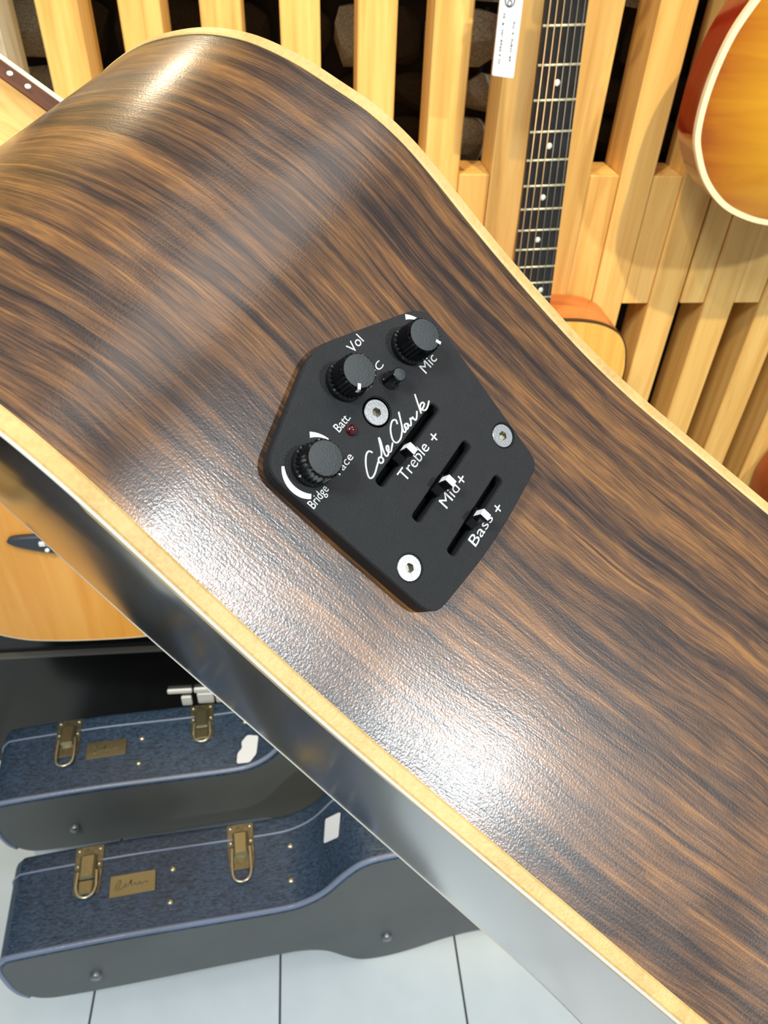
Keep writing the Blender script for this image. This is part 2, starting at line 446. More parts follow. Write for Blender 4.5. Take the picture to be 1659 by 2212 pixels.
# stone wall behind the slats
YW = 1.075
wall = MB().box((0.3, YW + 0.06, 1.3), (4.2, 0.1, 2.6)).build('wall_back', M_mortar)
tag(wall, 'dark rough stone wall seen through the gaps between the slats', kind='structure')
rocks = []
for k in range(6):
    bm = bmesh.new(); bmesh.ops.create_icosphere(bm, subdivisions=2, radius=1)
    for v in bm.verts:
        v.co *= 1 + random.uniform(-0.22, 0.22)
        v.co.x = max(-.85, min(.85, v.co.x)); v.co.z = max(-.8, min(.8, v.co.z))
    me = bpy.data.meshes.new('stone'); bm.to_mesh(me); bm.free(); me.materials.append(M_stone_grey if k < 2 else M_stone_dark)
    rocks.append(me)
z = 0.95
while z < 1.52:
    h = random.uniform(0.045, 0.075); x = -0.42 + random.uniform(0, .05)
    while x < 0.78:
        wd = random.uniform(0.05, 0.10)
        cxs = x + wd / 2; grey = (abs(cxs + .335) < .05 or abs(cxs - .25) < .045 or random.random() < 0.05)
        s = link('stone', rocks[random.randint(0, 1)] if grey else rocks[random.randint(2, 5)], wall)
        s.location = (x + wd / 2, YW + 0.01, z + h / 2); s.scale = (wd * .56, 0.022 + random.uniform(0, .012), h * .55)
        s.rotation_euler = (0, random.uniform(-.2, .2), 0); x += wd
    z += h

# slat screen
YS = 0.95; SD = 0.066; SP = 0.0835; SW = 0.043
screen = empty('wall_slats', (0.1, YS, 0.0))
tag(screen, 'pine slat display screen with filler blocks forming a band', kind='structure')
def chamfer_box(dx, dy, dz, ch):
    bm = bmesh.new(); bmesh.ops.create_cube(bm, size=1)
    for v in bm.verts: v.co.x *= dx; v.co.y *= dy; v.co.z *= dz
    bmesh.ops.bevel(bm, geom=bm.edges[:], offset=ch, segments=1, affect='EDGES')
    return bm
def bm_mesh(bm, name, mat):
    me = bpy.data.meshes.new(name); bm.to_mesh(me); bm.free(); me.materials.append(mat); return me
ZB0, ZT0 = 0.40, 2.35
slat_me = bm_mesh(chamfer_box(SW, SD, ZT0 - ZB0, 0.0016), 'slat', M_pine)
slat_pale = slat_me.copy(); slat_pale.materials.clear(); slat_pale.materials.append(M_pale)
block_me = bm_mesh(chamfer_box(SP - SW - 0.0012, SD - 0.004, 0.171, 0.0012), 'rail_block', M_pine)
block_nar = bm_mesh(chamfer_box(SP - SW - 0.005, SD - 0.004, 0.171, 0.0012), 'rail_block', M_pine)
x0 = -0.0175
for i in range(-9, 14):
    xl = x0 + i * SP
    s = link('slat', slat_pale if i == -4 else slat_me, screen)
    s.location = (xl + SW / 2 - 0.1, SD / 2, (ZB0 + ZT0) / 2)
    n = i == 6
    b = link('rail_block', block_nar if n else block_me, screen)
    b.location = (xl + SW + (SP - SW) / 2 - 0.1 + (0.0015 if n else 0), SD / 2 + 0.0012, 1.0965)
    if i % 3 == 0:
        b2 = link('rail_block', block_me, screen); b2.location = (b.location.x, b.location.y, 2.0)

# black plinth below the slats
pl = empty('baseboard_back', (0.1, 0.92, 0.0)); tag(pl, 'glossy black plinth panel along the foot of the wall', kind='structure')
MB().box((0, 0.045, 0.17), (3.6, 0.07, 0.336)).build('panel', M_blackpanel, pl)
MB().box((0, 0.045, 0.41), (3.6, 0.06, 0.13)).build('panel', M_blackpanel, pl)
MB().box((0, 0.04, 0.341), (3.6, 0.07, 0.006)).build('ledge_strip', plain('grey_strip', lin(96, 92, 84), 0.4), pl)

# ------------------------------------------------------------------ foreground guitar
K = 1.1
GA = Vector((0.7861656857, -0.4348111426, -0.4391842266))
GB = Vector((-0.1867925611, 0.5102230657, -0.8395123360))
GW = Vector((0.5891112405, 0.7420321378, 0.3199003794))
OV = Vector((0.10, 0.228, 0.080))                    # guitar origin in its own frame
g = empty('acoustic_guitar')
gm = Matrix((GA, GB, GW)).transposed().to_4x4()
gm.translation = Vector((0, 0, 1.45)) + K * (GA * OV.x + GB * OV.y + GW * OV.z)
g.matrix_world = gm
tag(g, 'acoustic guitar with dark striped rosewood side and black preamp panel, held in the foreground', 'guitar')
VC = 0.228
HT = 0.1312
def hb(u): return 0.02652 - 0.0627 * u
def G(u, v, h): return K * (Vector((u, v, h)) - OV)
near = [(-0.142, VC), (-0.1405, 0.205), (-0.136, 0.186), (-0.1285, 0.1695), (-0.1205, 0.1575), (-0.112, 0.1473), (-0.104, 0.1398), (-0.096, 0.1336), (-0.088, 0.1289), (-0.080, 0.1256), (-0.070, 0.1233), (-0.060, 0.1224), (-0.050, 0.1219), (-0.040, 0.1232), (-0.030, 0.1262), (-0.020, 0.1298), (-0.008, 0.1338), (0.008, 0.1385), (0.024, 0.1425), (0.040, 0.1451), (0.056, 0.1465), (0.072, 0.1478), (0.088, 0.1490), (0.104, 0.1501), (0.130, 0.1512), (0.165, 0.149), (0.205, 0.130), (0.25, 0.094), (0.295, 0.088), (0.335, 0.098), (0.368, 0.125), (0.388, 0.170), (0.393, VC)]
half = catmull(near, 5)
out = half + [(u, 2 * VC - v) for u, v in half[-2:0:-1]]
NO = len(out)
def wedge(u, v):
    vn = min(VC - 0.02, max(0.085, 0.13))
    t = max(0.0, (v - 0.14) / 0.19)
    return (0.0105 - 0.045 * u) * min(1.1, t)
def hback(u, v): return hb(u) + wedge(u, v)
BT, TT = 0.0036, 0.0036
arc = [0.0]
for i in range(1, NO + 1):
    p, q = out[i - 1], out[i % NO]; arc.append(arc[-1] + math.hypot(q[0] - p[0], q[1] - p[1]))
NH = 6
mb = MB(); vs = []; uvs = []
for i in range(NO + 1):
    u, v = out[i % NO]; h0 = hback(u, v)
    for j in range(NH + 1):
        h = h0 + (HT - h0) * j / NH; vs.append(G(u, v, h)); uvs.append((arc[i] * K, h * K))
fs = [(i * (NH + 1) + j, (i + 1) * (NH + 1) + j, (i + 1) * (NH + 1) + j + 1, i * (NH + 1) + j + 1) for i in range(NO) for j in range(NH)]
mb.add(vs, fs, 0, True)
side = mb.build('body_side', M_rosewood, g, 'dark striped rosewood side with satin lacquer')
uvl = side.data.uv_layers.new(name='UVMap')
for lp in side.data.loops: uvl.data[lp.index].uv = uvs[lp.vertex_index]


def ring_strip(profile, mats, name, hfun, label=None, thick=0.0):
    """sweeps a small closed profile [(outward offset, dh)] round the outline"""
    mb = MB(); k = len(profile); vs = []
    offs = {d: offset(out, d) for d in set(p[0] for p in profile)}
    for i in range(NO):
        for d, dh in profile:
            u, v = offs[d][i]; u0_, v0_ = out[i]; vs.append(G(u, v, hfun(u0_, v0_) + dh))
    fs = []
    for i in range(NO):
        i2 = (i + 1) % NO
        for j in range(k):
            j2 = (j + 1) % k; fs.append((i * k + j, i * k + j2, i2 * k + j2, i2 * k + j))
    mb.add(vs, fs, 0, False)
    return mb.build(name, mats, g, label)


ring_strip([(-0.004, 0.0), (0.0002, 0.0), (0.0004, 0.0006), (0.0004, TT - 0.0008), (-0.0004, TT), (-0.004, TT)], M_binding, 'top_binding', lambda u, v: HT, 'pale maple binding along the soundboard edge')
ring_strip([(-0.004, 0.0), (0.0002, 0.0), (0.0004, -0.0005), (0.0004, -BT + 0.0006), (-0.0001, -BT), (-0.004, -BT)], M_binding, 'back_binding', hback, 'pale maple binding along the back edge')
ring_strip([(-0.0010, -BT - 0.0003), (-0.0002, -BT - 0.0003), (0.0003, -BT + 0.0002), (-0.0010, -BT + 0.0001)], M_ivory, 'back_purfling', hback)


def plate(hfun, name, mat, sgn, label):
    mb = MB(); vs = []; fs = []; rings = 10
    ins = offset(out, -0.0006)
    cx_ = [(u, VC) for u, v in ins]
    for r in range(rings + 1):
        t = r / rings
        for i, (u, v) in enumerate(ins):
            vv = v + (VC - v) * t; uu = u * (1 - t) + (0.12 + (u - 0.12) * 0.75) * t if r else u
            vs.append(G(uu, vv, hfun(uu, vv) + sgn * 0.0012 * math.sin(math.pi / 2 * t)))
    for r in range(rings):
        for i in range(NO):
            i2 = (i + 1) % NO; fs.append((r * NO + i, r * NO + i2, (r + 1) * NO + i2, (r + 1) * NO + i))
    mb.add(vs, fs, 0, True)
    return mb.build(name, mat, g, label)


plate(lambda u, v: hback(u, v) - BT, 'back', M_dark_back, -1, 'polished dark back reflecting the floor')
plate(lambda u, v: HT + TT, 'soundboard', M_spruce, 1, 'pale spruce soundboard facing the wall')

# neck, heel and fretboard
HF0 = HT + TT + 0.0002; HF1 = HF0 + 0.0056
def neck_ring(u, wv, depth, n=12):
    r = []
    for j in range(n + 1):
        a = math.pi * j / n
        r.append(G(u, VC - wv * math.cos(a), HF0 - depth * math.sin(a) ** 0.8))
    return r
rings = [neck_ring(-0.136, .026, .085), neck_ring(-0.150, .026, .080), neck_ring(-0.170, .0258, .062), neck_ring(-0.188, .0256, .040), neck_ring(-0.205, .0254, .026), neck_ring(-0.25, .025, .021), neck_ring(-0.40, .022, .019)]
mb = MB(); k = len(rings[0]); vs = [p for r in rings for p in r]; fs = []
for i in range(len(rings) - 1):
    for j in range(k - 1): fs.append((i * k + j, i * k + j + 1, (i + 1) * k + j + 1, (i + 1) * k + j))
    fs.append((i * k + k - 1, i * k, (i + 1) * k, (i + 1) * k + k - 1))
fs += [tuple(range(k)), tuple((len(rings) - 1) * k + j for j in range(k))]
mb.add(vs, fs, 0, True)
mb.build('neck', M_maple, g, 'pale maple neck and heel')
mb = MB()
poly = [(-0.40, VC - .0222), (-0.40, VC + .0222), (-0.02, VC + .0292), (-0.02, VC - .0292)]
mb.prism(poly, HF0, HF1, tf=lambda p: G(*p))
fb = mb.build('fretboard', M_fretwood, g, 'brown fretboard with pale side dots')
mb = MB()
mb.prism([(-0.40, VC - .0226), (-0.40, VC - .0206), (-0.02, VC - .0276), (-0.02, VC - .0296)], HF1 - .0004, HF1 + .0012, tf=lambda p: G(*p))
mb.prism([(-0.40, VC + .0206), (-0.40, VC + .0226), (-0.02, VC + .0296), (-0.02, VC + .0276)], HF1 - .0004, HF1 + .0012, tf=lambda p: G(*p))
mb.build('fretboard_binding', M_cream, fb)
def side_v(u): return VC - .0222 - (.0292 - .0222) * (u + .40) / .38
dot_u = (-0.1715, -0.1645)
for u in dot_u + (-0.21, -0.25):
    mb = MB(); mb.lathe([(0.0010, -0.0004), (0.0010, 0.0002), (0.0007, 0.00035)], 12, tf=lambda p, u=u: G(u + p.x, side_v(u) - p.z, HF0 + .0030 + p.y))
    mb.build('side_dot', M_ivory, fb)
for k_ in range(14):
    u = -0.165 - 0.0115 * k_ * (1 + 0.03 * k_)
    if u < -0.395: break
    mb = MB().tube([G(u, side_v(u) + .0002, HF1 + .0008), G(u, 2 * VC - side_v(u), HF1 + .0008)], .0008 * K, 6)
    mb.build('fret', M_fret, fb)
mb = MB(); mb.prism(rounded([(-0.55, VC - .03), (-0.55, VC + .03), (-0.415, VC + .034), (-0.39, VC + .022), (-0.39, VC - .022), (-0.415, VC - .034)], .006), HF0 - .016, HF0 - .001, tf=lambda p: G(*p))
mb.build('headstock', M_maple, g)

# ---- preamp panel
PO = (-0.028, 0.12755); PD = (0.96733328, 0.25350803); PN = (0.25350803, -0.96733328)
def PP(p, q, n=0.0):
    """panel frame in mm (p along the body, q across, n outward)"""
    p, q, n = p / 1000, q / 1000, n / 1000
    return G(PO[0] + p * PD[0] + n * PN[0], PO[1] + p * PD[1] + n * PN[1], q)
PT = 3.5
outer = rounded([(1.0, 75.6), (9.0, 50.0), (53.5, 50.2), (56.3, 72.0), (55.2, 94.6), (13.2, 102.6)], [5.0, 4.0, 4.0, 12.0, 3.0, 5.0], 5)
VOL, MIC, BRI = (10.3, 75.3), (15.9, 92.1), (15.5, 57.0)
BUT = (17.3, 82.9)
SCREWS = [(19.05, 75.25), (44.4, 93.1), (43.3, 54.75)]
SLOTS = [(28.15, 63.6, 86.2), (38.6, 63.3, 85.2), (48.95, 63.0, 84.6)]
bm = bmesh.new()
loops = [outer]
for x, a, b_ in SLOTS: loops.append(rounded([(x - 1.12, a), (x + 1.12, a), (x + 1.12, b_), (x - 1.12, b_)], 0.9, 3))
for x, y in SCREWS: loops.append(circle(x, y, 3.15 if (x, y) == SCREWS[0] else 2.85, 24))
edges = []
for lp in loops:
    vv = [bm.verts.new((x, y, PT)) for x, y in lp]
    for i in range(len(vv)): edges.append(bm.edges.new((vv[i], vv[(i + 1) % len(vv)])))
bmesh.ops.triangle_fill(bm, use_beauty=True, use_dissolve=False, edges=edges)
ext = bmesh.ops.extrude_face_region(bm, geom=bm.faces[:])
for e_ in ext['geom']:
    if isinstance(e_, bmesh.types.BMVert): e_.co.z = -1.5
bmesh.ops.recalc_face_normals(bm, faces=bm.faces)
rim = [e_ for e_ in bm.edges if all(abs(v.co.z - PT) < 1e-6 for v in e_.verts) and len(e_.link_faces) == 2 and any(abs(f.normal.z) < .5 for f in e_.link_faces)]
bmesh.ops.bevel(bm, geom=rim, offset=0.22, segments=2, affect='EDGES')
for v in bm.verts: v.co = PP(*v.co)
bmesh.ops.recalc_face_normals(bm, faces=bm.faces)
me = bpy.data.meshes.new('preamp_panel'); bm.to_mesh(me); bm.free(); me.materials.append(M_panel)
pan = link('preamp_panel', me, g, 'matte black preamp panel with knobs, sliders and white lettering')
mb = MB(); ins = offset(outer, -1.2); mb.prism(ins, -1.4, 0.55, tf=lambda p: PP(*p)); mb.build('backing_plate', M_pit, pan)


def knob(c, mark):
    mb = MB(); n = 26; prof = [(4.25, PT), (4.2, PT + 1.2), (3.95, PT + 1.5), (3.85, PT + 6.0), (3.55, PT + 6.6)]
    vs = []; fs = []
    for pi, (r, zz) in enumerate(prof):
        for j in range(2 * n):
            a = math.pi * j / n; rr = r if pi < 2 else r - (0.34 if j % 2 else 0.0)
            vs.append(PP(c[0] + rr * math.cos(a), c[1] + rr * math.sin(a), zz))
    for i in range(len(prof) - 1):
        for j in range(2 * n):
            j2 = (j + 1) % (2 * n); fs.append((i * 2 * n + j, i * 2 * n + j2, (i + 1) * 2 * n + j2, (i + 1) * 2 * n + j))
    mb.add(vs, fs, 0, False)
    # flat cap
    mb.lathe([(3.3, PT + 6.6), (3.0, PT + 6.72), (0.01, PT + 6.6)], 2 * n, tf=lambda p: PP(c[0] + p.x, c[1] + p.y, p.z), mi=1)
    b0 = len(mb.v) - 3 * 2 * n; t0 = 4 * 2 * n
    mb.f += [[t0 + j, t0 + (j + 1) % (2 * n), b0 + (j + 1) % (2 * n), b0 + j] for j in range(2 * n)]
    mb.mi += [0] * (2 * n); mb.sm += [False] * (2 * n)
    mb.build('knob', [M_knob, M_knobcap], pan)
    if mark:
        d = Vector(mark).normalized(); e_ = Vector((-d.y, d.x)); vs = []
        mb = MB()
        for zz, r0, r1, wd in ((PT + 6.80, 2.6, 3.75, .32), (PT + 6.70, 2.6, 3.75, .32)):
            for rr, ww in ((r0, -wd), (r1, -wd), (r1, wd), (r0, wd)):
                vs.append(PP(c[0] + d.x * rr + e_.x * ww, c[1] + d.y * rr + e_.y * ww, zz))
        for rr, ww, zz in ((3.98, -.32, PT + 5.6), (3.98, .32, PT + 5.6)): vs.append(PP(c[0] + d.x * rr + e_.x * ww, c[1] + d.y * rr + e_.y * ww, zz))
        mb.add(vs, [(0, 1, 2, 3), (4, 5, 6, 7), (1, 2, 9, 8), (0, 1, 5, 4), (2, 3, 7, 6), (0, 3, 7, 4)])
        mb.build('knob_pointer', M_print, pan)


knob(VOL, (2.3, -3.4)); knob(MIC, (2.8, 0.9)); knob(BRI, None)
mb = MB(); mb.lathe([(2.0, PT), (1.9, PT + 0.3), (1.55, PT + 0.35), (1.5, PT + 3.8), (1.3, PT + 4.0)], 24, tf=lambda p: PP(BUT[0] + p.x, BUT[1] + p.y, p.z))
mb.build('push_button', M_knob, pan)
mb = MB(); mb.lathe([(1.28, PT + 4.0), (1.2, PT + 4.06)], 24, tf=lambda p: PP(BUT[0] + p.x, BUT[1] + p.y, p.z)); mb.build('button_cap', M_knobcap, pan)
for (x, y), r in zip(SCREWS, (2.62, 2.55, 2.62)):
    mb = MB(); n = 24; top = PT - 0.1
    hexr = [(x + 1.05 * math.cos(math.pi / 3 * (int(j / 4)) + .3) * (1 - (j % 4) / 4) + 1.05 * math.cos(math.pi / 3 * (int(j / 4) + 1) + .3) * ((j % 4) / 4), y + 1.05 * math.sin(math.pi / 3 * int(j / 4) + .3) * (1 - (j % 4) / 4) + 1.05 * math.sin(math.pi / 3 * (int(j / 4) + 1) + .3) * ((j % 4) / 4)) for j in range(n)]
    cir = circle(x, y, r, n, .3); vs = [PP(a, b_, top - .15) for a, b_ in circle(x, y, r + .12, n, .3)] + [PP(a, b_, top) for a, b_ in cir] + [PP(a, b_, top) for a, b_ in hexr] + [PP(a, b_, top - 1.3) for a, b_ in hexr] + [PP(a, b_, .6) for a, b_ in circle(x, y, 1.6, n, .3)]
    fs = []
    for a, b_ in ((4, 0), (0, 1), (1, 2)):
        fs += [(a * n + j, a * n + (j + 1) % n, b_ * n + (j + 1) % n, b_ * n + j) for j in range(n)]
    mb.add(vs, fs, 0)
    mb.add([vs[2 * n + j] for j in range(n)] + [vs[3 * n + j] for j in range(n)], [(j, (j + 1) % n, n + (j + 1) % n, n + j) for j in range(n)] + [tuple(n + j for j in range(n))], 1)
    mb.build('screw', [M_steel, M_socket], pan)
mb = MB(); mb.lathe([(1.2, PT), (1.15, PT + .45), (0.85, PT + .85), (0.45, PT + 1.05), (.02, PT + 1.1)], 18, tf=lambda p: PP(17.2 + p.x, 68.3 + p.y, p.z)); mb.build('battery_light', M_led, pan)
for x, q0 in ((28.15, 72.1), (38.6, 72.9), (48.95, 72.8)):
    mb = MB(); zt, zb = PT + 4.6, 0.6
    prof = [(-2.3, zb), (2.3, zb), (2.3, PT + .4), (1.25, PT + 2.2), (0.95, zt), (-0.95, zt), (-1.25, PT + 2.2), (-2.3, PT + .4)]
    n = len(prof); vs = [PP(x - 1.0, q0 + a, b_) for a, b_ in prof] + [PP(x + 1.0, q0 + a, b_) for a, b_ in prof]
    mb.add(vs, [tuple(range(n)), tuple(range(n, 2 * n))] + [(j, (j + 1) % n, n + (j + 1) % n, n + j) for j in range(n)])
    mb.build('slider', M_knob, pan)
    mb = MB(); s_ = 0.75
    vs = [PP(x - 1.08, q0 - s_, zt - 2.6), PP(x - 1.08, q0 + s_, zt - 2.6), PP(x - 1.08, q0 - s_, zt + .08), PP(x - 1.08, q0 + s_, zt + .08), PP(x + 1.02, q0 - s_, zt + .08), PP(x + 1.02, q0 + s_, zt + .08), PP(x + 1.02, q0 - s_, zt - .05), PP(x + 1.02, q0 + s_, zt - .05)]
    mb.add(vs, [(0, 1, 3, 2), (2, 3, 5, 4), (4, 5, 7, 6)]); mb.build('slider_stripe', M_print, pan)


def word(txt, p, q0, q1, hgt):
    lettering(txt, q1 - q0, hgt, lambda c: PP(p - c[1], q0 + c[0], PT + .03)).build('lettering', M_print, pan, 'white printed lettering')


word('Vol', 8.05, 81.2, 85.2, 2.1); word('Mic', 22.35, 90.2, 94.9, 2.2); word('Batt.', 15.7, 66.1, 70.2, 1.8); word('Face', 20.9, 59.4, 64.3, 1.7)
word('Bridge', 20.9, 50.6, 55.7, 1.8); word('PC', 14.3, 81.0, 84.4, 1.6); word('Treble', 32.4, 68.0, 77.8, 2.5); word('Mid', 42.95, 70.1, 75.8, 2.5); word('Bass', 52.95, 68.2, 76.2, 2.4)
for p, q in ((31.7, 80.4), (41.9, 77.6), (52.5, 78.7)):
    mb = MB(); rot = Matrix.Rotation(0.0, 2)
    for a, b_ in ((.95, .17), (.17, .95)):
        mb.add([PP(p - a, q - b_, PT + .03), PP(p + a, q - b_, PT + .03), PP(p + a, q + b_, PT + .03), PP(p - a, q + b_, PT + .03)], [(0, 1, 2, 3)])
    mb.build('plus_sign', M_print, pan)


def band(c, a0, a1, prof):
    mb = MB(); n = 18; vs = []
    for j in range(n + 1):
        t = j / n; a = math.radians(a0 + (a1 - a0) * t); r0, r1 = prof(t)
        vs += [PP(c[0] + r0 * math.cos(a), c[1] + r0 * math.sin(a), PT + .03), PP(c[0] + r1 * math.cos(a), c[1] + r1 * math.sin(a), PT + .03)]
    mb.add(vs, [(2 * j, 2 * j + 1, 2 * j + 3, 2 * j + 2) for j in range(n)]); mb.build('dial_band', M_print, pan)


band(BRI, 224, 306, lambda t: (5.55 - .1 * t, 6.1 + .6 * math.sin(math.pi * min(1, t * .75)) - .45 * max(0, t - .8)))
band(BRI, 96, 132, lambda t: (6.35 - .95 * t, 6.6))
band(MIC, 108, 134, lambda t: (6.5 - .7 * t, 7.0))
SIG = [[(67.85, 2.8), (67.5, 3.55), (66.5, 3.5), (65.0, 2.5), (63.7, 1.1), (63.3, .2), (63.8, -.2), (64.9, -.1), (66.3, .4), (67.2, .75)],
       [(67.9, 1.1), (68.45, .75), (68.4, .2), (67.9, -.05), (67.4, .15), (67.35, .65), (67.9, 1.1), (68.7, .95), (69.8, 1.9), (70.9, 3.2), (71.3, 3.6), (71.0, 2.9), (70.0, 1.5), (69.4, .4), (69.6, -.05), (70.2, .1), (71.0, .6), (71.4, 1.05), (71.0, 1.25), (70.5, .8), (70.45, .15), (70.95, -.1), (71.6, .2), (72.6, .7)],
       [(76.5, 2.2), (76.95, 3.0), (76.1, 3.45), (74.4, 2.6), (73.1, 1.0), (73.3, .0), (74.5, -.15), (75.8, .4), (76.8, 1.1), (78.0, 2.5), (78.8, 3.5), (78.5, 3.2), (77.5, 1.9), (76.4, .5), (76.3, .0), (76.8, .0), (77.5, .5)],
       [(78.2, .75), (77.6, .95), (77.15, .45), (77.25, -.05), (77.8, .05), (78.25, .7), (78.2, .1), (78.5, -.2), (79.1, .2), (79.6, .8), (79.75, .45), (80.2, .55), (80.1, .0), (80.3, -.35), (81.0, -.1), (82.0, .6)],
       [(84.6, 3.1), (83.7, 1.7), (82.3, -.5)], [(82.6, -.1), (83.6, .75), (84.5, .7), (84.5, .2), (83.6, -.05), (83.1, -.1), (83.6, -.75), (84.6, -.7), (85.9, -.2)]]
SIG = [[(26.1 - y, x) for x, y in st] for st in SIG]
mb = MB()
for st in SIG:
    pts = catmull(st, 5)
    mb.tube([PP(p, q, PT + .02) for p, q in pts], .00020 * K, 6)
mb.build('signature_lettering', M_print, pan, 'white handwritten signature logo')

# ------------------------------------------------------------------ generic hung guitars (local: x right, y depth to wall, z up)
def closed_body(half_pts, k=6):
    """half_pts from top centre to bottom centre on the right side -> closed outline"""
    h = catmull(half_pts, k); return h + [(-x, z) for x, z in h[-2:0:-1]]


def body_parts(root, outl, y0, y1, m_side, m_top, m_back, m_bind=None, bw=0.004, dome=0.0, top_name='soundboard'):
    n = len(outl)
    mb = MB(); vs = [(x, y0, z) for x, z in outl] + [(x, y1, z) for x, z in outl]
    mb.add(vs, [(i, (i + 1) % n, n + (i + 1) % n, n + i) for i in range(n)], 0, True)
    mb.build('body_side', m_side, root)
    for nm, y, mt, dm in ((top_name, y0, m_top, -dome), ('back', y1, m_back, dome * .3)):
        ins = offset(outl, -0.001); cz = sum(z for x, z in outl) / n; vs = []; fs = []; rg = 6
        for r in range(rg):
            t = r / rg
            for x, z in ins: vs.append((x * (1 - t), y + dm * (1 - (1 - t) ** 2), z + (cz - z) * t * .8))
        for r in range(rg - 1):
            for i in range(n): fs.append((r * n + i, r * n + (i + 1) % n, (r + 1) * n + (i + 1) % n, (r + 1) * n + i))
        fs.append(tuple((rg - 1) * n + i for i in range(n)))
        MB().add(vs, fs, 0, bool(dome)).build(nm, mt, root)
    if m_bind:
        o1 = offset(outl, 0.0006); o2 = offset(outl, -bw); vs = []
        for i in range(n):
            vs += [(o1[i][0], y0 + .006, o1[i][1]), (o1[i][0], y0 - .0006, o1[i][1]), (o2[i][0], y0 - .0008, o2[i][1])]
        fs = []
        for i in range(n):
            i2 = (i + 1) % n
            for j in range(2): fs.append((i * 3 + j, i * 3 + j + 1, i2 * 3 + j + 1, i2 * 3 + j))
        MB().add(vs, fs).build('binding', m_bind, root)


def neck_parts(root, ztop_body, zjoin_end, znut, w_nut, w_end, y_face, m_neck, m_board, scale_len, nfret=20, dots=(3, 5, 7, 9, 12, 15), strings=True, bridge_z=None, nfrets_from=0, hang=True):
    """fretboard face at y_face, from zjoin_end (low) up to znut"""
    mb = MB()
    L_ = znut - zjoin_end
    wf = lambda z: w_nut + (w_end - w_nut) * (znut - z) / L_
    mb.add([(-wf(zjoin_end) / 2, y_face, zjoin_end), (wf(zjoin_end) / 2, y_face, zjoin_end), (w_nut / 2, y_face, znut), (-w_nut / 2, y_face, znut),
            (-wf(zjoin_end) / 2, y_face + .006, zjoin_end), (wf(zjoin_end) / 2, y_face + .006, zjoin_end), (w_nut / 2, y_face + .006, znut), (-w_nut / 2, y_face + .006, znut)],
           [(0, 1, 2, 3), (0, 4, 5, 1), (1, 5, 6, 2), (2, 6, 7, 3), (3, 7, 4, 0), (4, 7, 6, 5)])
    fbd = mb.build('fretboard', m_board, root)
    mb = MB(); rings = []
    for z, dp in ((ztop_body - .01, .055), (ztop_body + .03, .035), (ztop_body + .06, .018), (znut, .015)):
        rings.append([(-wf(z) / 2 * math.cos(math.pi * j / 8), y_face + .006 + dp * math.sin(math.pi * j / 8), z) for j in range(9)])
    vs = [p for r in rings for p in r]; fs = [tuple(range(9)), tuple(27 + j for j in range(9))]
    for i in range(3):
        for j in range(8): fs.append((i * 9 + j, i * 9 + j + 1, i * 9 + j + 10, i * 9 + j + 9))
    mb.add(vs, fs, 0, True).build('neck', m_neck, root)
    pos = lambda n_: znut - scale_len * (1 - 2 ** (-n_ / 12))
    for n_ in range(1, nfret + 1):
        z = pos(n_)
        if z < zjoin_end + .002: break
        w_ = wf(z) / 2
        MB().tube([(-w_, y_face - .0002, z), (w_, y_face - .0002, z)], .0013, 6).build('fret', M_fret, fbd)
    for n_ in dots:
        z = (pos(n_) + pos(n_ - 1)) / 2
        for x in ((-.012, .012) if n_ == 12 else (0,)):
            MB().lathe([(.0032, .0005), (.0032, -.0002), (.0028, -.0004)], 16, tf=lambda p, x=x, z=z: Vector((x + p.x, y_face + p.z, z + p.y))).build('position_dot', M_pearl, fbd)
    mb = MB(); mb.box((0, y_face, znut + .0025), (w_nut, .012, .005)); mb.build('nut', M_cream, root)
    hs = rounded([(-w_nut / 2, znut + .005), (w_nut / 2, znut + .005), (w_nut / 2 + .013, znut + .05), (w_nut / 2 + .009, znut + .18), (-w_nut / 2 - .009, znut + .18), (-w_nut / 2 - .013, znut + .05)], .01)
    MB().prism(hs, 0, .014, tf=lambda p: Vector((p[0], y_face + .004 + p[2], p[1]))).build('headstock', m_board, root)
    for s_ in (-1, 1):
        for q in range(3):
            z = znut + .06 + q * .04
            mb = MB().tube([(s_ * (w_nut / 2 + .011), y_face + .011, z), (s_ * (w_nut / 2 + .026), y_face + .011, z)], .003, 8)
            mb.box((s_ * (w_nut / 2 + .030), y_face + .011, z), (.010, .006, .016)); mb.build('tuning_peg', M_nickel, root)
    if strings:
        bz = bridge_z
        for q in range(6):
            t = q / 5 - .5; xn, xb = t * (w_nut - .008), t * .054
            MB().tube([(xb, y_face - .006, bz), (xn, y_face - .0028, znut)], .00075 - .00008 * q, 6).build('string', M_bronze if q < 3 else M_plainstr, root)
    return pos


# --- hung acoustic with dark fretboard (neck in view)
g2 = empty('acoustic_guitar', (0.330, 0.862, 0.0))
g2.rotation_euler = (0, math.radians(-2.68), 0)
tag(g2, 'natural acoustic guitar hanging on the slats, dark dotted fretboard in view', 'guitar')
